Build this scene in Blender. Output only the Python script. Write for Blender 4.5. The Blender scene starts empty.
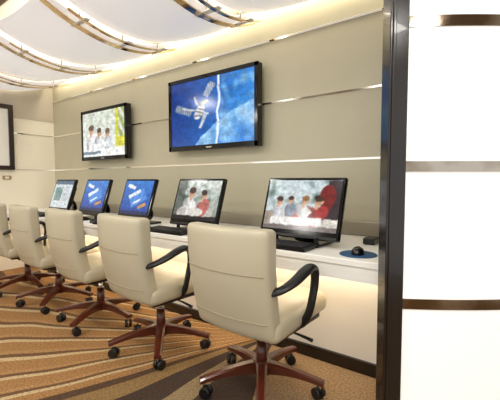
import bpy, bmesh, math, random
from mathutils import Vector, Matrix, noise as mnoise
random.seed(3)
scene = bpy.context.scene
scene.view_settings.view_transform = 'Standard'
try: scene.view_settings.look = 'None'
except Exception: pass

def s2l(c):
    return tuple((x/255/12.92 if x/255 <= 0.04045 else ((x/255+0.055)/1.055)**2.4) for x in c)
def mat(name, rgb, rough=0.5, metal=0.0, emit=0.0, noise=0.0, nscale=30, bump=0.0, coat=0.0, ergb=None, rgb2=None):
    m = bpy.data.materials.new(name); m.use_nodes = True
    nt = m.node_tree; b = nt.nodes['Principled BSDF']
    c = s2l(rgb)+(1,)
    b.inputs['Base Color'].default_value = c
    b.inputs['Roughness'].default_value = rough
    b.inputs['Metallic'].default_value = metal
    b.inputs['Coat Weight'].default_value = coat
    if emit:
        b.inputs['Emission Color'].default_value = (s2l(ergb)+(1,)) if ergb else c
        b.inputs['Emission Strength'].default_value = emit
    if noise or bump or rgb2:
        tc = nt.nodes.new('ShaderNodeTexCoord'); n = nt.nodes.new('ShaderNodeTexNoise')
        n.inputs['Scale'].default_value = nscale; n.inputs['Detail'].default_value = 4
        nt.links.new(tc.outputs['Object'], n.inputs['Vector'])
        if rgb2:
            cr = nt.nodes.new('ShaderNodeValToRGB')
            cr.color_ramp.elements[0].position=0.42; cr.color_ramp.elements[0].color=c
            cr.color_ramp.elements[1].position=0.56; cr.color_ramp.elements[1].color=s2l(rgb2)+(1,)
            nt.links.new(n.outputs['Fac'], cr.inputs[0]); nt.links.new(cr.outputs[0], b.inputs['Base Color'])
        elif noise:
            mx = nt.nodes.new('ShaderNodeMix'); mx.data_type = 'RGBA'
            mx.inputs[6].default_value = tuple(x*(1-noise) for x in c[:3])+(1,)
            mx.inputs[7].default_value = tuple(min(1, x*(1+noise)) for x in c[:3])+(1,)
            nt.links.new(n.outputs['Fac'], mx.inputs[0]); nt.links.new(mx.outputs[2], b.inputs['Base Color'])
        if bump:
            bp = nt.nodes.new('ShaderNodeBump'); bp.inputs['Strength'].default_value = bump
            bp.inputs['Distance'].default_value = 0.003
            nt.links.new(n.outputs['Fac'], bp.inputs['Height']); nt.links.new(bp.outputs['Normal'], b.inputs['Normal'])
    return m

M = dict(
 wall=mat('wall_fabric', (198,191,165), 0.40, noise=0.04, nscale=6),
 wall_dk=mat('wall_ledge', (158,150,130), 0.45, noise=0.03, nscale=8),
 cream=mat('cream_wall', (240,233,214), 0.5, noise=0.03, nscale=4),
 taupe=mat('taupe_ceiling', (196,186,168), 0.6, noise=0.04, nscale=5),
 slat=mat('slat_brown', (132,112,86), 0.5, noise=0.05),
 white=mat('ceiling_sheet', (244,244,247), 0.35, emit=0.34, noise=0.02, nscale=3),  # emission stands in for bounced light and light through the fabric
 ceil=mat('ceiling_warm', (244,238,222), 0.6, noise=0.02, nscale=3),
 steel=mat('polished_steel', (250,247,240), 0.08, 1.0, noise=0.02, nscale=4),
 band=mat('steel_reflection_tones', (118,98,78), 0.12, 1.0, nscale=2.6, rgb2=(178,170,158)),  # brown and pale noise tones in the colour imitate reflections
 brass=mat('bronze_metal', (206,178,136), 0.10, 1.0, noise=0.2, nscale=12),
 desk=mat('desk_laminate', (248,246,240), 0.3, noise=0.015, nscale=5),
 under=mat('underdesk_panel', (248,242,230), 0.5, noise=0.02, nscale=5),
 dark=mat('dark_wood', (24,16,14), 0.22, noise=0.3, nscale=14, coat=0.2),
 leather=mat('cream_leather', (188,179,154), 0.34, noise=0.04, nscale=9, bump=0.15),
 piping=mat('leather_piping', (160,149,122), 0.5, noise=0.04),
 wood=mat('mahogany', (80,34,20), 0.28, noise=0.3, nscale=18, coat=0.3),
 black=mat('black_plastic', (14,14,16), 0.35, noise=0.05),
 gloss=mat('black_gloss', (9,9,11), 0.12, noise=0.05),
 key=mat('keys_black', (34,34,38), 0.4, noise=0.05),
 mousepad=mat('mousepad_blue', (24,76,120), 0.6, noise=0.1),
 col=mat('column_panel', (253,252,248), 0.15, emit=0.27, ergb=(255,252,246), noise=0.01, coat=0.4),  # weak emission added for brightness, assuming a backlit panel
 frame=mat('picture_frame_wood', (40,22,18), 0.3, noise=0.2),
 matb=mat('mat_board', (242,239,232), 0.7, noise=0.01),
 art=mat('art_print', (190,196,196), 0.7, noise=0.4, nscale=8),
 led=mat('led_warm', (255,210,150), 0.5, emit=3.0, ergb=(255,210,150)),
 fill_disc=mat('fill_disc_glow', (255,244,225), 0.5, emit=3.0),  # glow for the added, unseen fill discs
)

def link(o, parent=None):
    scene.collection.objects.link(o)
    if parent: o.parent = parent
    return o
def empty(name, loc=(0,0,0), rz=0):
    e = bpy.data.objects.new(name, None); e.location = loc; e.rotation_euler = (0,0,rz)
    e.empty_display_size = 0.1
    return link(e)
def from_bm(name, bm, m, parent=None, smooth=False):
    me = bpy.data.meshes.new(name); bm.normal_update(); bm.to_mesh(me); bm.free()
    me.materials.append(m)
    if smooth:
        for p in me.polygons: p.use_smooth = True
    return link(bpy.data.objects.new(name, me), parent)
def box(name, x0, x1, y0, y1, z0, z1, m, parent=None, bevel=0.0, seg=3):
    bm = bmesh.new(); bmesh.ops.create_cube(bm, size=1)
    for v in bm.verts:
        v.co = Vector(((x0+x1)/2+v.co.x*(x1-x0), (y0+y1)/2+v.co.y*(y1-y0), (z0+z1)/2+v.co.z*(z1-z0)))
    if bevel: bmesh.ops.bevel(bm, geom=bm.edges[:], offset=bevel, segments=seg, affect='EDGES', profile=0.5)
    return from_bm(name, bm, m, parent, smooth=False)
def cyl(name, r1, r2, p0, p1, m, parent=None, seg=24):
    p0 = Vector(p0); p1 = Vector(p1); d = p1-p0
    bm = bmesh.new()
    bmesh.ops.create_cone(bm, cap_ends=True, segments=seg, radius1=r1, radius2=r2, depth=d.length)
    q = Vector((0,0,1)).rotation_difference(d)
    for v in bm.verts: v.co = q @ v.co + (p0+p1)/2
    o = from_bm(name, bm, m, parent)
    for p in o.data.polygons: p.use_smooth = len(p.vertices) == 4
    return o
def tube(name, pts, radii, m, parent=None, flat=1.0, seg=14, sub=6, wide=None):
    """Catmull-Rom swept tube with an elliptical section."""
    P = [Vector(p) for p in pts]; n = len(P); path=[]; rr=[]
    for i in range(n-1):
        a=P[max(i-1,0)]; b=P[i]; c=P[i+1]; d=P[min(i+2,n-1)]
        for k in range(sub):
            t=k/sub
            path.append(0.5*((2*b)+(c-a)*t+(2*a-5*b+4*c-d)*t*t+(3*b-a-3*c+d)*t**3))
            rr.append(radii[i]*(1-t)+radii[i+1]*t)
    path.append(P[-1]); rr.append(radii[-1])
    bm = bmesh.new(); rings=[]
    side = Vector(wide) if wide else Vector((1,0,0))
    for i,p in enumerate(path):
        t = (path[min(i+1,len(path)-1)]-path[max(i-1,0)]).normalized()
        s = (side - t*side.dot(t)).normalized(); u = t.cross(s)
        rings.append([bm.verts.new(p + s*math.cos(2*math.pi*j/seg)*rr[i] + u*math.sin(2*math.pi*j/seg)*rr[i]*flat) for j in range(seg)])
    for a,b in zip(rings, rings[1:]):
        for j in range(seg):
            bm.faces.new((a[j],a[(j+1)%seg],b[(j+1)%seg],b[j]))
    bm.faces.new(rings[0][::-1]); bm.faces.new(rings[-1])
    bmesh.ops.recalc_face_normals(bm, faces=bm.faces)
    return from_bm(name, bm, m, parent, smooth=True)
def cushion(name, w, d, h, centre, m, parent, bulge=0.012, ex=0.16, fn=None, rr=0.42):
    """Soft rounded box: dense cube pushed to rounded shape."""
    bm = bmesh.new(); bmesh.ops.create_cube(bm, size=2)
    bmesh.ops.subdivide_edges(bm, edges=bm.edges[:], cuts=17, use_grid_fill=True)
    r = min(w,d,h)*rr; hw,hd,hh = w/2,d/2,h/2
    for v in bm.verts:
        q = [math.copysign(abs(c)**0.6, c) if abs(c)>1e-6 else 0 for c in v.co]
        p = Vector((q[0]*hw,q[1]*hd,q[2]*hh))
        core = Vector((max(-hw+r,min(hw-r,p.x)),max(-hd+r,min(hd-r,p.y)),max(-hh+r,min(hh-r,p.z))))
        dd = p-core
        if dd.length>1e-6: p = core+dd.normalized()*r
        a,b,c = p.x/hw,p.y/hd,p.z/hh
        mn = min(w,d,h)
        if mn==h: p.z += math.copysign(bulge,c)*(1-a*a)*(1-b*b) if abs(c)>.2 else 0
        elif mn==d: p.y += math.copysign(bulge,b)*(1-a*a)*(1-c*c) if abs(b)>.2 else 0
        if fn: p = fn(p)
        v.co = p + Vector(centre)
    return from_bm(name, bm, m, parent, smooth=True)

# ------------------------------------------------------------------ camera
H=1.05
a = math.radians(53.6)
cam_d = bpy.data.cameras.new('camera'); cam = bpy.data.objects.new('camera', cam_d); link(cam)
cam_d.sensor_width = 36; cam_d.lens = 36*350/500; cam_d.clip_start=0.02
vx,vy = -math.cos(a), math.sin(a)
pitch = math.radians(3.1)
d = Vector((vx*math.cos(pitch), vy*math.cos(pitch), -math.sin(pitch)))
cam.location = (0,0,H); cam.rotation_euler = d.to_track_quat('-Z','Y').to_euler()
scene.camera = cam

# ------------------------------------------------------------------ room shell
WY=2.17; XL=-4.75; CZ=2.34
def carpet():
    m = bpy.data.materials.new('patterned_carpet'); m.use_nodes=True
    nt=m.node_tree; N=nt.nodes; L=nt.links; b=N['Principled BSDF']; b.inputs['Roughness'].default_value=0.95
    tc=N.new('ShaderNodeTexCoord'); sp=N.new('ShaderNodeSeparateXYZ'); 
    nz=N.new('ShaderNodeTexNoise'); nz.inputs['Scale'].default_value=0.8
    L.new(tc.outputs['Object'],nz.inputs['Vector'])
    mp=N.new('ShaderNodeVectorMath'); mp.operation='ADD'; mp.inputs[1].default_value=(1.25,-2.0,0)
    L.new(tc.outputs['Object'],mp.inputs[0]); L.new(mp.outputs[0],sp.inputs[0])
    def math_(op,a_,b_=None):
        n=N.new('ShaderNodeMath'); n.operation=op
        for i,x in enumerate((a_,b_)):
            if x is None: continue
            if isinstance(x,(int,float)): n.inputs[i].default_value=x
            else: L.new(x,n.inputs[i])
        return n.outputs[0]
    ny=math_('MULTIPLY',sp.outputs['Y'],-1.0)
    ang=math_('DIVIDE',math_('ARCTAN2',ny,sp.outputs['X']),math.pi)
    wob=math_('MULTIPLY',math_('SUBTRACT',nz.outputs['Fac'],0.5),0.07)
    ang=math_('ADD',ang,wob)
    big=N.new('ShaderNodeValToRGB'); big.color_ramp.interpolation='CONSTANT'
    stops=[(0.0,(160,132,98)),(0.37,(64,45,32)),(0.48,(146,124,90)),(0.525,(64,45,32)),(0.575,(142,112,68)),(0.61,(84,58,36))]
    els=big.color_ramp.elements
    els[0].position=0; els[0].color=s2l(stops[0][1])+(1,)
    els[1].position=stops[1][0]; els[1].color=s2l(stops[1][1])+(1,)
    for p,c in stops[2:]:
        e=els.new(p); e.color=s2l(c)+(1,)
    L.new(ang,big.inputs[0])
    fr=math_('FRACT',math_('MULTIPLY',ang,24.0))
    st=N.new('ShaderNodeValToRGB'); st.color_ramp.interpolation='CONSTANT'
    e=st.color_ramp.elements; e[0].position=0;e[0].color=s2l((166,122,72))+(1,); e[1].position=0.52;e[1].color=s2l((204,178,134))+(1,)
    x=e.new(0.68); x.color=s2l((112,78,46))+(1,); x=e.new(0.84); x.color=s2l((176,134,84))+(1,)
    L.new(fr,st.inputs[0])
    sel=math_('GREATER_THAN',ang,0.63)
    mx=N.new('ShaderNodeMix'); mx.data_type='RGBA'
    L.new(sel,mx.inputs[0]); L.new(big.outputs[0],mx.inputs[6]); L.new(st.outputs[0],mx.inputs[7])
    n2=N.new('ShaderNodeTexNoise'); n2.inputs['Scale'].default_value=90; n2.inputs['Detail'].default_value=3
    L.new(tc.outputs['Object'],n2.inputs['Vector'])
    cr=N.new('ShaderNodeValToRGB'); cr.color_ramp.elements[0].position=0.35; cr.color_ramp.elements[0].color=(.55,.53,.5,1)
    cr.color_ramp.elements[1].position=0.65; cr.color_ramp.elements[1].color=(1.0,1.0,1.0,1)
    L.new(n2.outputs['Fac'],cr.inputs[0])
    mu=N.new('ShaderNodeMix'); mu.data_type='RGBA'; mu.blend_type='MULTIPLY'; mu.inputs[0].default_value=1
    L.new(mx.outputs[2],mu.inputs[6]); L.new(cr.outputs[0],mu.inputs[7]); L.new(mu.outputs[2],b.inputs['Base Color'])
    bp=N.new('ShaderNodeBump'); bp.inputs['Strength'].default_value=0.4; bp.inputs['Distance'].default_value=0.004
    L.new(n2.outputs['Fac'],bp.inputs['Height']); L.new(bp.outputs['Normal'],b.inputs['Normal'])
    return m
box('floor', XL-0.1, 2.2, -2.2, WY+0.1, -0.08, 0.0, carpet())
box('wall_back', XL-0.1, 2.2, WY, WY+0.1, 0, CZ, M['wall'])
box('wall_left', XL-0.1, XL, -2.2, WY, 0, CZ, M['cream'])
box('ceiling', XL-0.1, 2.2, 0.95, WY+0.1, CZ, CZ+0.08, M['ceil'])
box('ceiling_dropped', XL-0.1, 2.2, -2.2, 0.95, 2.22, 2.42, M['taupe'])
e=empty('ceiling_slats')
for i in range(26):
    y=0.93-i*0.12
    box('slat_%d'%(i+1), XL, 2.1, y-0.012, y, 2.205, 2.22, M['slat'], e)
for i,z in enumerate((2.06,1.617,1.19)):
    box('trim_%d'%(i+1), XL, -0.32, WY-0.006, WY, z-0.0065, z+0.0065, M['steel'])
for i,z in enumerate((1.62,1.19)):
    box('trim_%d'%(i+4), XL, XL+0.006, -2.2, WY-0.006, z-0.006, z+0.006, M['steel'])
box('trim_6', XL, XL+0.008, -2.2, WY-0.006, 1.80, CZ, M['taupe'])
box('trim_7', XL, -0.325, WY-0.03, WY, 0.712, 0.80, M['wall_dk'], bevel=0.006)

# partition and column at right
PX=-0.325
box('wall_right', PX+0.01, PX+0.07, 1.44, WY, 0, CZ, M['dark'])
R = Vector((math.sin(a), math.cos(a), 0)); V=Vector((vx,vy,0))
P0 = V*1.2+R*(137/350*1.2)
part = empty('column_partition', (P0.x,P0.y,0), math.atan2(R.y,R.x))
box('jamb', 0, 0.064, 0, 0.07, 0, 2.22, M['dark'], part, bevel=0.003)
box('jamb_bead', 0.008, 0.020, -0.006, 0.01, 0, 2.22, M['dark'], part, bevel=0.003)
def arc_shell(name, z0, z1, off, m, x0=0.063, x1=0.95, rad=1.9, th=0.03):
    bm=bmesh.new(); n=40; rows=[]
    cx=(x0+0.22)
    for i in range(n+1):
        x=x0+(x1-x0)*i/n
        def yy(r): return -(math.sqrt(max(r*r-(x-cx)**2,0))-math.sqrt(rad*rad-(x0-cx)**2))
        yf=yy(rad)-off+0.01; yb=yf+th
        rows.append([bm.verts.new((x,yf,z0)),bm.verts.new((x,yf,z1)),bm.verts.new((x,yb,z1)),bm.verts.new((x,yb,z0))])
    for A,B in zip(rows,rows[1:]):
        for j in range(4):
            f=bm.faces.new((A[j],A[(j+1)%4],B[(j+1)%4],B[j])); f.smooth = True
    bm.faces.new(rows[0]); bm.faces.new(rows[-1][::-1])
    bmesh.ops.recalc_face_normals(bm,faces=bm.faces)
    for e_ in bm.edges:
        if len(e_.link_faces)==2 and e_.link_faces[0].normal.angle(e_.link_faces[1].normal,0)>0.6: e_.smooth=False
    return from_bm(name,bm,m,part)
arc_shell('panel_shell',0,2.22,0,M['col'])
for i,z in enumerate((1.585,1.10,0.62,0.13,2.07)):
    arc_shell('steel_band_%d'%(i+1), z-0.018, z+0.018, 0.005, M['band'], th=0.01)

# ------------------------------------------------------------------ desk
dk = empty('computer_desk')
DF=1.465
box('desktop', XL+0.004, -0.33, DF, WY-0.004, 0.68, 0.71, M['desk'], dk, bevel=0.005)
box('apron', XL+0.3, -0.33, DF+0.008, DF+0.028, 0.615, 0.68, M['desk'], dk)
box('rear_panel', XL+0.004, -0.33, 1.87, 1.90, 0.0, 0.68, M['under'], dk)
box('return_top', XL+0.004, XL+0.28, 0.2, DF-0.002, 0.68, 0.71, M['desk'], dk, bevel=0.005)
box('return_panel', XL+0.004, XL+0.03, 0.2, DF-0.002, 0.0, 0.68, M['under'], dk)
for i,x in enumerate((-1.32,-2.18,-3.05,-3.85)):
    box('bracket_%d'%(i+1), x-0.012, x+0.012, 1.62, 1.87, 0.56, 0.68, M['under'], dk)
box('led_strip', XL+0.3, -0.4, 1.80, 1.82, 0.665, 0.68, M['led'], dk)
box('baseboard_back', XL+0.03, -0.33, 1.852, 1.87, 0.0, 0.07, M['dark'])
box('baseboard_left', XL+0.03, XL+0.045, 0.2, 1.45, 0.0, 0.07, M['dark'])

# ------------------------------------------------------------------ ceiling sheets and ribs
def zprof(t):
    return 2.19 - 0.13*(1-(2*t-1)**2)
Y0,Y1=1.02,2.07
def sheet(name, xa, xb):
    bm=bmesh.new(); n=28; mcount=6; g=[]
    for i in range(n+1):
        t=i/n; row=[]
        for j in range(mcount+1):
            s=j/mcount
            row.append(bm.verts.new((xa+(xb-xa)*s, Y0+(Y1-Y0)*t, zprof(t)+0.035-0.03*math.sin(math.pi*s))))
        g.append(row)
    for i in range(n):
        for j in range(mcount): bm.faces.new((g[i][j],g[i+1][j],g[i+1][j+1],g[i][j+1]))
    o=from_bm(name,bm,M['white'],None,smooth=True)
    md=o.modifiers.new('thick','SOLIDIFY'); md.thickness=0.008
    return o
ribs=[0.3,-0.6,-1.45,-2.29,-3.2,-4.05]
xs=ribs+[-4.74]
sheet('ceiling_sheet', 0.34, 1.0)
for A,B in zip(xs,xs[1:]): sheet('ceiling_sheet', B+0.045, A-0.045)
def strip(name, x, w, t0, t1, off, parent, th=0.008):
    bm=bmesh.new(); n=24; rows=[]
    for i in range(n+1):
        t=t0+(t1-t0)*i/n; y=Y0+(Y1-Y0)*t; z=zprof(t)-off
        rows.append([bm.verts.new(q) for q in ((x-w/2,y,z),(x+w/2,y,z),(x+w/2,y,z+th),(x-w/2,y,z+th))])
    for A,B in zip(rows,rows[1:]):
        for j in range(4): bm.faces.new((A[j],B[j],B[(j+1)%4],A[(j+1)%4]))
    bm.faces.new(rows[0]); bm.faces.new(rows[-1][::-1])
    bmesh.ops.recalc_face_normals(bm,faces=bm.faces)
    return from_bm(name,bm,M['brass'],parent)
for x in ribs:
    r=empty('ceiling_rib',(x,0,0))
    strip('band_1', -0.05, 0.048, -0.02, 1.0, 0.03, r)
    strip('band_2', 0.06, 0.026, 0.1, 0.92, 0.03, r)
    for k,t in enumerate((0.2,0.5,0.8)):
        y=Y0+(Y1-Y0)*t; z=zprof(t)
        box('bracket_%d'%(k+1), -0.09, 0.10, y-0.018, y+0.018, z-0.026, z-0.020, M['matb'], r)
        cyl('rod_%d'%(k+1), 0.005,0.005,(0,y,z-0.03),(0,y,CZ),M['steel'],r,seg=10)

# ------------------------------------------------------------------ screens
def screen_mat():
    m=bpy.data.materials.new('lit_screen'); m.use_nodes=True; nt=m.node_tree; b=nt.nodes['Principled BSDF']
    at=nt.nodes.new('ShaderNodeVertexColor'); at.layer_name='Col'
    b.inputs['Base Color'].default_value=(0.01,0.01,0.01,1); b.inputs['Roughness'].default_value=0.15
    nt.links.new(at.outputs['Color'],b.inputs['Emission Color']); b.inputs['Emission Strength'].default_value=1.0
    return m
SM=screen_mat()
def screen(name,w,h,fn,parent,nx=96,ny=60,seed=0):
    """picture grid in local XZ facing -Y, centred at origin"""
    vs=[((i/nx-0.5)*w,0,(j/ny-0.5)*h) for j in range(ny+1) for i in range(nx+1)]
    fs=[(j*(nx+1)+i,j*(nx+1)+i+1,(j+1)*(nx+1)+i+1,(j+1)*(nx+1)+i) for j in range(ny) for i in range(nx)]
    me=bpy.data.meshes.new(name); me.from_pydata(vs,[],fs)
    ca=me.color_attributes.new('Col','FLOAT_COLOR','POINT')
    for k,v in enumerate(vs):
        u_,v_=v[0]/w+0.5, v[2]/h+0.5
        wu=mnoise.noise(Vector((u_*9,v_*7,seed)))*0.016; wv=mnoise.noise(Vector((u_*9,v_*7,seed+9)))*0.024
        acc=[0,0,0]
        for du,dv in ((-.6,-.6),(.6,-.6),(-.6,.6),(.6,.6),(0,0)):
            c=fn(u_+wu+du/nx, v_+wv+dv/ny)
            for q in range(3): acc[q]+=c[q]/5
        sh=1+0.18*mnoise.noise(Vector((u_*14,v_*11,seed+3)))+0.15*mnoise.noise(Vector((u_*40,v_*30,seed+5)))
        c=[max(0,min(255,q*sh)) for q in acc]
        ca.data[k].color=s2l(c)+(1,)
    me.materials.append(SM)
    return link(bpy.data.objects.new(name,me),parent)
def lerp(c1,c2,t): t=max(0,min(1,t)); return tuple(p*(1-t)+q*t for p,q in zip(c1,c2))
def ell(u,v,cx,cy,rx,ry,rot=0):
    x,y=u-cx,(v-cy); c,s=math.cos(rot),math.sin(rot); x,y=x*c+y*s,-x*s+y*c
    return (x/rx)**2+(y/ry)**2<1
def rect(u,v,cx,cy,rx,ry,rot=0):
    x,y=u-cx,(v-cy); c,s=math.cos(rot),math.sin(rot); x,y=x*c+y*s,-x*s+y*c
    return abs(x)<rx and abs(y)<ry
def f_space(u,v):
    c=lerp((4,50,130),(36,140,230),u*0.8+(1-v)*0.15)
    dd=math.hypot(u-1.45,v+0.65)
    if dd<1.3: c=lerp((150,200,240),(30,115,210),(1.3-dd)*2.0+0.2*math.sin(u*22+v*9))
    if u>0.62:
        n_=mnoise.noise(Vector((u*3-v*6,u*12+v*3,2)))
        c=lerp(c,(160,208,244),max(0,n_)*0.9+0.12)
    if abs(u-0.605-(v-0.5)*0.03)<0.013: c=(238,246,255)
    if rect(u,v,0.17,0.56,0.12,0.05,-0.45): c=(150,160,175) if (u*40)%1>0.3 else (80,100,130)
    if rect(u,v,0.50,0.82,0.045,0.10,-0.5): c=(190,196,208) if (u*44)%1>0.3 else (80,110,160)
    if rect(u,v,0.33,0.53,0.17,0.012,-0.35): c=(215,218,222)
    if ell(u,v,0.38,0.50,0.06,0.12,-0.3): c=(225,226,228) if (v*16+u*6)%1>0.35 else (110,112,120)
    if rect(u,v,0.45,0.64,0.05,0.025,0.6): c=(180,160,130)
    if rect(u,v,0.42,0.36,0.018,0.11,-0.3): c=(195,200,208)
    if rect(u,v,0.34,0.68,0.012,0.08,0.4): c=(200,200,205)
    return c
def person(c,u,v,cx,cy,s,shirt,skin=(212,168,138),hair=(66,46,36),lean=0.0):
    if ell(u,v,cx,cy-0.20*s,0.105*s,0.20*s,lean): c=lerp(shirt,(60,60,70),max(0,(cx-u)/(0.105*s))*0.35)
    if rect(u,v,cx-0.02*s,cy-0.02*s,0.02*s,0.05*s): c=skin
    if ell(u,v,cx,cy+0.07*s,0.052*s,0.085*s): c=lerp(skin,(120,80,60),max(0,(cx-u)/(0.05*s))*0.5)
    if ell(u,v,cx-0.005,cy+0.125*s,0.058*s,0.06*s): c=hair
    return c
def f_people(u,v):
    c=lerp((236,238,232),(222,228,214),v)
    c=lerp(c,(180,192,170),max(0,mnoise.noise(Vector((u*7,v*6,1))))*0.8 if v>0.45 else 0)
    if u>0.80: c=(216,212,70) if v>0.2 else (236,236,160)
    if u>0.86 and v>0.4: c=lerp((230,230,226),(150,172,95),(math.sin(u*40+v*20)+1)/2)
    c=person(c,u,v,0.62,0.44,0.9,(215,220,226),hair=(110,90,74))
    c=person(c,u,v,0.22,0.52,1.1,(240,240,242),hair=(100,80,66),lean=-0.3)
    c=person(c,u,v,0.42,0.46,1.0,(232,233,238),hair=(84,72,66),lean=0.3)
    if rect(u,v,0.4,0.24,0.24,0.05,0.1): c=(246,246,246)
    if v<0.17: c=(244,244,242)
    if v<0.12 and v>0.06 and u<0.45: c=(120,136,150)
    return c
def f_group(u,v):
    c=lerp((192,200,198),(206,220,224),v)
    if v>0.45: c=lerp(c,(90,114,106),max(0,mnoise.noise(Vector((u*8,v*5,4))))*1.5)
    if v<0.36: c=lerp((164,150,136),(226,220,210),u+0.5*mnoise.noise(Vector((u*10,v*10,1))))
    if rect(u,v,0.93,0.62,0.09,0.38): c=(58,46,52)
    if ell(u,v,0.84,0.66,0.10,0.26): c=(120,34,36)
    if ell(u,v,0.52,0.34,0.24,0.12,0.15): c=(176,96,84)
    c=person(c,u,v,0.20,0.50,0.85,(222,222,224))
    c=person(c,u,v,0.36,0.54,0.75,(140,150,166))
    c=person(c,u,v,0.56,0.52,0.95,(232,230,226),hair=(150,110,70),lean=0.5)
    c=person(c,u,v,0.74,0.50,1.05,(166,52,50),lean=-0.45)
    if rect(u,v,0.45,0.17,0.36,0.07,0.05): c=(234,232,228)
    if v<0.09: c=(120,110,108)
    return c
def f_couple(u,v):
    c=lerp((140,150,140),(216,222,216),v)
    if v>0.45: c=lerp(c,(70,100,80),max(0,mnoise.noise(Vector((u*7,v*6,8))))*1.4)
    if u<0.2: c=lerp(c,(60,66,60),0.6)
    if ell(u,v,0.5,0.16,0.42,0.24): c=(196,190,182)
    c=person(c,u,v,0.38,0.58,1.4,(236,234,230),lean=0.3)
    c=person(c,u,v,0.66,0.54,1.25,(190,110,104),hair=(50,36,30),lean=-0.3)
    if ell(u,v,0.50,0.2,0.2,0.11): c=(226,222,214)
    if v<0.1: c=(40,34,36)
    return c
def f_blue(u,v):
    c=lerp((30,70,160),(74,136,215),v)
    if rect(u,v,0.55,0.5,0.28,0.2,0.5): c=(84,144,222)
    if rect(u,v,0.42,0.60,0.22,0.06,0.5): c=(226,236,250)
    if rect(u,v,0.54,0.38,0.15,0.03,0.5): c=(220,232,250)
    if rect(u,v,0.76,0.26,0.14,0.05,0.4): c=(200,150,96)
    if rect(u,v,0.25,0.82,0.15,0.05,-0.3): c=(236,240,250)
    if v<0.1: c=(24,40,90)
    return c
def f_doc(u,v):
    c=(212,220,222)
    if v>0.86: c=(90,110,130)
    if rect(u,v,0.3,0.5,0.2,0.25): c=(130,155,150)
    if rect(u,v,0.72,0.5,0.16,0.28): c=(180,190,200) if (v*18)%1>0.4 else (230,230,230)
    return c

def tv(x0,x1,z0,z1,fn,seed):
    w=x1-x0; h=z1-z0
    e=empty('wall_television',((x0+x1)/2,2.08,(z0+z1)/2))
    box('bezel',-w/2,w/2,0.0,0.055,-h/2,h/2,M['gloss'],e,bevel=0.006)
    b=0.032
    box('lip_top',-w/2,w/2,-0.008,0.004,h/2-b,h/2,M['gloss'],e,bevel=0.003)
    box('lip_bottom',-w/2,w/2,-0.008,0.004,-h/2,-h/2+b*1.25,M['gloss'],e,bevel=0.003)
    box('lip_left',-w/2,-w/2+b,-0.008,0.004,-h/2,h/2,M['gloss'],e,bevel=0.003)
    box('lip_right',w/2-b,w/2,-0.008,0.004,-h/2,h/2,M['gloss'],e,bevel=0.003)
    box('logo_plate',-0.03,0.03,-0.0095,-0.008,-h/2+0.014,-h/2+0.022,M['steel'],e)
    box('wall_mount',-0.2,0.2,0.055,WY-2.08-0.001,-0.15,0.15,M['black'],e)
    s=screen('display',w-2*b,h-2.25*b,fn,e,160,100,seed); s.location=(0,-0.002,b*0.125)
tv(-2.414,-1.46,1.305,1.905,f_space,1)
tv(-3.89,-3.04,1.275,1.82,f_people,2)

def computer(x,fn,seed,rz=0,w=0.45,h=0.335):
    e=empty('desktop_computer',(x,1.70,0.7105),rz)
    tilt=math.radians(-18)
    scr=empty('screen_unit',(0,0.0,0.198)); scr.parent=e; scr.rotation_euler=(tilt,0,0)
    box('casing',-w/2,w/2,0.0,0.03,-h/2,h/2,M['gloss'],scr,bevel=0.008)
    s=screen('display',w-0.036,h-0.058,fn,scr,120,80,seed); s.location=(0,-0.0015,0.012)
    box('speaker_bar',-w/2+0.01,w/2-0.01,-0.006,0.0,-h/2+0.002,-h/2+0.017,M['black'],scr,bevel=0.002)
    box('rear_bulge',-0.15,0.15,0.03,0.06,-0.10,0.10,M['black'],scr,bevel=0.01)
    tube('stand_neck',[(0,0.05,0.18),(0,0.11,0.12),(0,0.12,0.05),(0,0.06,0.022)],[0.05,0.05,0.055,0.07],M['gloss'],e,flat=0.25)
    box('stand_foot',-0.15,0.15,-0.09,0.13,0.0,0.016,M['gloss'],e,bevel=0.006)
    tube('front_prop',[(-0.12,-0.055,0.012),(-0.12,-0.055,0.05)],[0.012,0.012],M['black'],e)
    tube('front_prop_b',[(0.12,-0.055,0.012),(0.12,-0.055,0.05)],[0.012,0.012],M['black'],e)
computer(-0.91,f_group,11,w=0.48,h=0.34)
computer(-1.71,f_couple,12,w=0.44)
computer(-2.38,f_blue,13,w=0.39)
computer(-3.00,f_blue,14,w=0.39)
computer(-3.60,f_doc,15,w=0.39)

def keyboard(x,y,rz=0):
    e=empty('keyboard',(x,y,0.7105),rz)
    bm=bmesh.new(); bmesh.ops.create_cube(bm,size=1)
    for v in bm.verts: v.co=Vector((v.co.x*0.36,v.co.y*0.13,0.009+v.co.z*0.018+(0.005 if v.co.y>0 and v.co.z>0 else 0)))
    bmesh.ops.bevel(bm,geom=bm.edges[:],offset=0.003,segments=2,affect='EDGES')
    from_bm('tray',bm,M['black'],e)
    bm=bmesh.new()
    for r in range(5):
        for c in range(17):
            if r==0 and 4<c<11: 
                if c!=5: continue
                w_=0.11; cx=-0.17+0.02*7.5+0.01
            else: w_=0.016; cx=-0.17+0.02*c+0.01
            mt=Matrix.Translation((cx,-0.048+r*0.0235,0.021+r*0.0010))@Matrix.Diagonal((w_,0.018,0.006,1))
            bmesh.ops.create_cube(bm,size=1,matrix=mt)
    from_bm('keys',bm,M['key'],e)
for x in (-0.95,-1.80,-2.46,-3.10,-3.72): keyboard(x,1.54,0)
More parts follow.
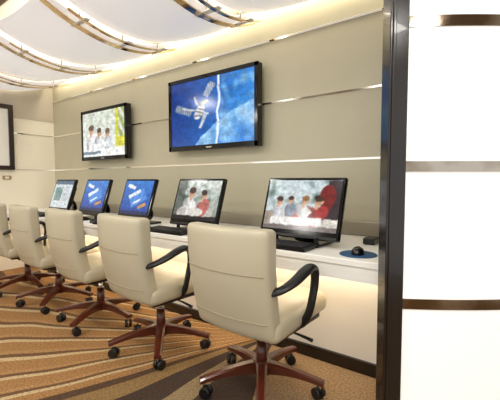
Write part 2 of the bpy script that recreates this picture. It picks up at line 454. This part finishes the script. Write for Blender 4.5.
def mouse(x,y,rz=0,pad=True):
    if pad:
        e=cyl('mousepad',0.085,0.083,(0,0,0),(0,0,0.004),M['mousepad'],None,40); e.location=(x,y,0.7102)
    z0=0.7142 if pad else 0.7102
    m_=empty('computer_mouse',(x,y,z0),rz)
    bm=bmesh.new(); bmesh.ops.create_uvsphere(bm,u_segments=24,v_segments=14,radius=1)
    for v in bm.verts:
        z=max(v.co.z,-0.02); k=1-0.15*v.co.y
        v.co=Vector((v.co.x*0.03*k,v.co.y*0.05,z*0.034*(1-0.25*v.co.y)+0.001))
    from_bm('shell',bm,M['gloss'],m_,True)
    cyl('wheel',0.007,0.007,(-0.004,0.028,0.024),(0.004,0.028,0.024),M['steel'],m_,16)
mouse(-0.55,1.59,0.2)
for x in (-1.32,-2.06,-2.72,-3.34): mouse(x,1.55,0.1,False)
box('power_brick',-0.62,-0.56,1.86,1.96,0.7105,0.745,M['black'],None,bevel=0.006)

# ------------------------------------------------------------------ chairs
def build_chair():
    e=empty('office_chair')
    def fback(p):
        t=(p.z+0.245)/0.49
        k=1.0-0.05*(1-t)
        p.x*=k
        p.y+= -0.075*t + 0.55*p.x*p.x - 0.02*math.sin(math.pi*t)
        return p
    cushion('backrest',0.475,0.085,0.49,(0,-0.205,0.610),M['leather'],e,bulge=0.012,fn=fback,rr=0.30)
    def seam(nm,z,w):
        t=(z-0.365)/0.49
        pts=[]
        for i in range(9):
            x=-w+2*w*i/8
            y=-0.205-0.0425-0.075*t+0.55*x*x-0.02*math.sin(math.pi*t)-0.012*(1-(x/0.2375)**2)*(1-((z-.610)/.245)**2)
            pts.append((x,y-0.0005,z))
        tube(nm,pts,[0.0022]*9,M['piping'],e,seg=8,sub=3,wide=(0,0,1))
    seam('seam_low',0.455,0.212)
    seam('seam_high',0.665,0.220)
    def fseat(p):
        p.z += 0.015*(p.y/0.24) - 0.3*max(0,p.y-0.12)**2*2
        return p
    cushion('seat',0.48,0.49,0.105,(0,0.02,0.42),M['leather'],e,bulge=0.012,fn=fseat)
    cushion('seat_pan',0.42,0.42,0.04,(0,0.02,0.362),M['black'],e,bulge=0.0)
    for nm,s in (('arm_left',-1),('arm_right',1)):
        tube(nm,[(s*0.222,-0.235,0.590),(s*0.258,-0.212,0.605),(s*0.282,-0.155,0.630),(s*0.293,-0.085,0.662),(s*0.296,-0.035,0.672),(s*0.295,-0.004,0.648),(s*0.292,0.004,0.59),(s*0.285,-0.008,0.51),(s*0.268,-0.010,0.445),(s*0.235,-0.005,0.395),(s*0.19,0.0,0.366)],
             [0.018,0.022,0.026,0.029,0.027,0.022,0.020,0.019,0.019,0.019,0.018],M['black'],e,flat=0.62)
    box('tilt_mechanism',-0.07,0.07,-0.09,0.10,0.30,0.345,M['black'],e,bevel=0.01)
    cyl('gas_lift',0.014,0.014,(0,0,0.2),(0,0,0.32),M['steel'],e)
    cyl('gas_cover',0.030,0.026,(0,0,0.10),(0,0,0.25),M['wood'],e)
    tube('height_lever',[(0.05,0.02,0.325),(0.17,0.03,0.32),(0.27,0.03,0.31)],[0.005,0.005,0.009],M['black'],e)
    cyl('base_hub',0.052,0.045,(0,0,0.085),(0,0,0.15),M['wood'],e)
    for k in range(5):
        an=math.radians(-90+k*72); c,s_=math.cos(an),math.sin(an)
        bm=bmesh.new(); n=10; rows=[]
        for i in range(n+1):
            t=i/n; r=0.03+0.285*t; zt=0.145-0.05*t**1.5; zb=0.088+0.015*math.sin(math.pi*t)-0.020*t*0.8; wd=0.028-0.008*t
            if zt-zb<0.02: zb=zt-0.02
            row=[]
            for sx,zz in ((-1,zb),(1,zb),(1,zt-0.006),(0.6,zt),(-0.6,zt),(-1,zt-0.006)):
                row.append(bm.verts.new((c*r-s_*wd*sx, s_*r+c*wd*sx, zz)))
            rows.append(row)
        for A,B in zip(rows,rows[1:]):
            for j in range(6): bm.faces.new((A[j],A[(j+1)%6],B[(j+1)%6],B[j]))
        bm.faces.new(rows[0]); bm.faces.new(rows[-1])
        bmesh.ops.recalc_face_normals(bm,faces=bm.faces)
        from_bm('leg_%d'%(k+1),bm,M['wood'],e)
        x,y=c*0.295,s_*0.295
        cyl('caster_stem_%d'%(k+1),0.007,0.007,(x,y,0.045),(x,y,0.085),M['steel'],e,12)
        ca=an+0.9; nx,ny=math.cos(ca),math.sin(ca)
        ox,oy=-ny*0.012,nx*0.012
        for q,sg in (('a',1),('b',-1)):
            cyl('caster_%d%s'%(k+1,q),0.028,0.026,(x+ox+nx*0.004*sg,y+oy+ny*0.004*sg,0.028),(x+ox+nx*0.024*sg,y+oy+ny*0.024*sg,0.028),M['black'],e,20)
    return e
ch=build_chair()
def dup(src):
    n=bpy.data.objects.new(src.name.split('.')[0],None); link(n)
    for c in src.children:
        k=bpy.data.objects.new(c.name,c.data); link(k,n)
    return n
# x, y, chair heading, extra swivel of the star base
pos=[(-0.98,1.43,-2,36),(-1.75,1.42,-5,52),(-2.46,1.43,-5,30),(-3.12,1.43,-5,48),(-3.75,1.43,-5,20)]
chairs=[ch]+[dup(ch) for _ in pos[1:]]
for c,(x,y,r,br) in zip(chairs,pos):
    c.location=(x,y,0.0); c.rotation_euler=(0,0,math.radians(r))
    for k in c.children:
        if k.name.startswith(('leg_','caster')): k.rotation_euler=(0,0,math.radians(br))

pf=empty('framed_picture',(XL+0.009,1.38,1.56))
box('frame_top',0,0.03,-0.32,0.32,0.33,0.38,M['frame'],pf,bevel=0.004)
box('frame_bottom',0,0.03,-0.32,0.32,-0.38,-0.33,M['frame'],pf,bevel=0.004)
box('frame_left',0,0.03,-0.32,-0.27,-0.34,0.34,M['frame'],pf,bevel=0.004)
box('frame_right',0,0.03,0.27,0.32,-0.34,0.34,M['frame'],pf,bevel=0.004)
box('mat_board',0,0.012,-0.28,0.28,-0.34,0.34,M['matb'],pf)
box('print',0.012,0.014,-0.17,0.17,-0.22,0.22,M['art'],pf)
sw=empty('light_switch',(XL+0.009,1.62,1.09))
box('plate',0,0.006,-0.045,0.045,-0.022,0.022,M['brass'],sw,bevel=0.002)
box('rocker',0.006,0.010,-0.02,0.02,-0.012,0.012,M['matb'],sw,bevel=0.001)

# ------------------------------------------------------------------ lights
def area(name,loc,sx,sy,power,col,rot=(0,0,0)):
    l=bpy.data.lights.new(name,'AREA'); l.shape='RECTANGLE'; l.size=sx; l.size_y=sy; l.energy=power; l.color=col
    o=bpy.data.objects.new(name,l); o.location=loc; o.rotation_euler=rot; return link(o)
for x in (-3.6,-2.4,-1.2,0.0,1.0):  # fill lights added out of view in the ceiling to brighten the room
    for y in (-0.9,0.35):
        cyl('added_fill_disc',0.07,0.07,(x,y,2.196),(x,y,2.204),M['fill_disc'])
        area('added_fill_lamp',(x,y,2.19),0.25,0.25,10,(1,0.97,0.91))
area('cove_lamp',(-2.2,2.12,2.32),4.8,0.06,15,(1,0.90,0.72))
area('cove_lamp',(-2.2,1.5,2.33),4.8,0.5,14,(1,0.94,0.84))
area('underdesk_lamp',(-2.4,1.76,0.66),4.0,0.10,13,(1,0.85,0.64))
w=bpy.data.worlds.new('world'); scene.world=w; w.use_nodes=True
bg=w.node_tree.nodes['Background']; bg.inputs[0].default_value=(1.0,0.985,0.96,1); bg.inputs[1].default_value=1.15
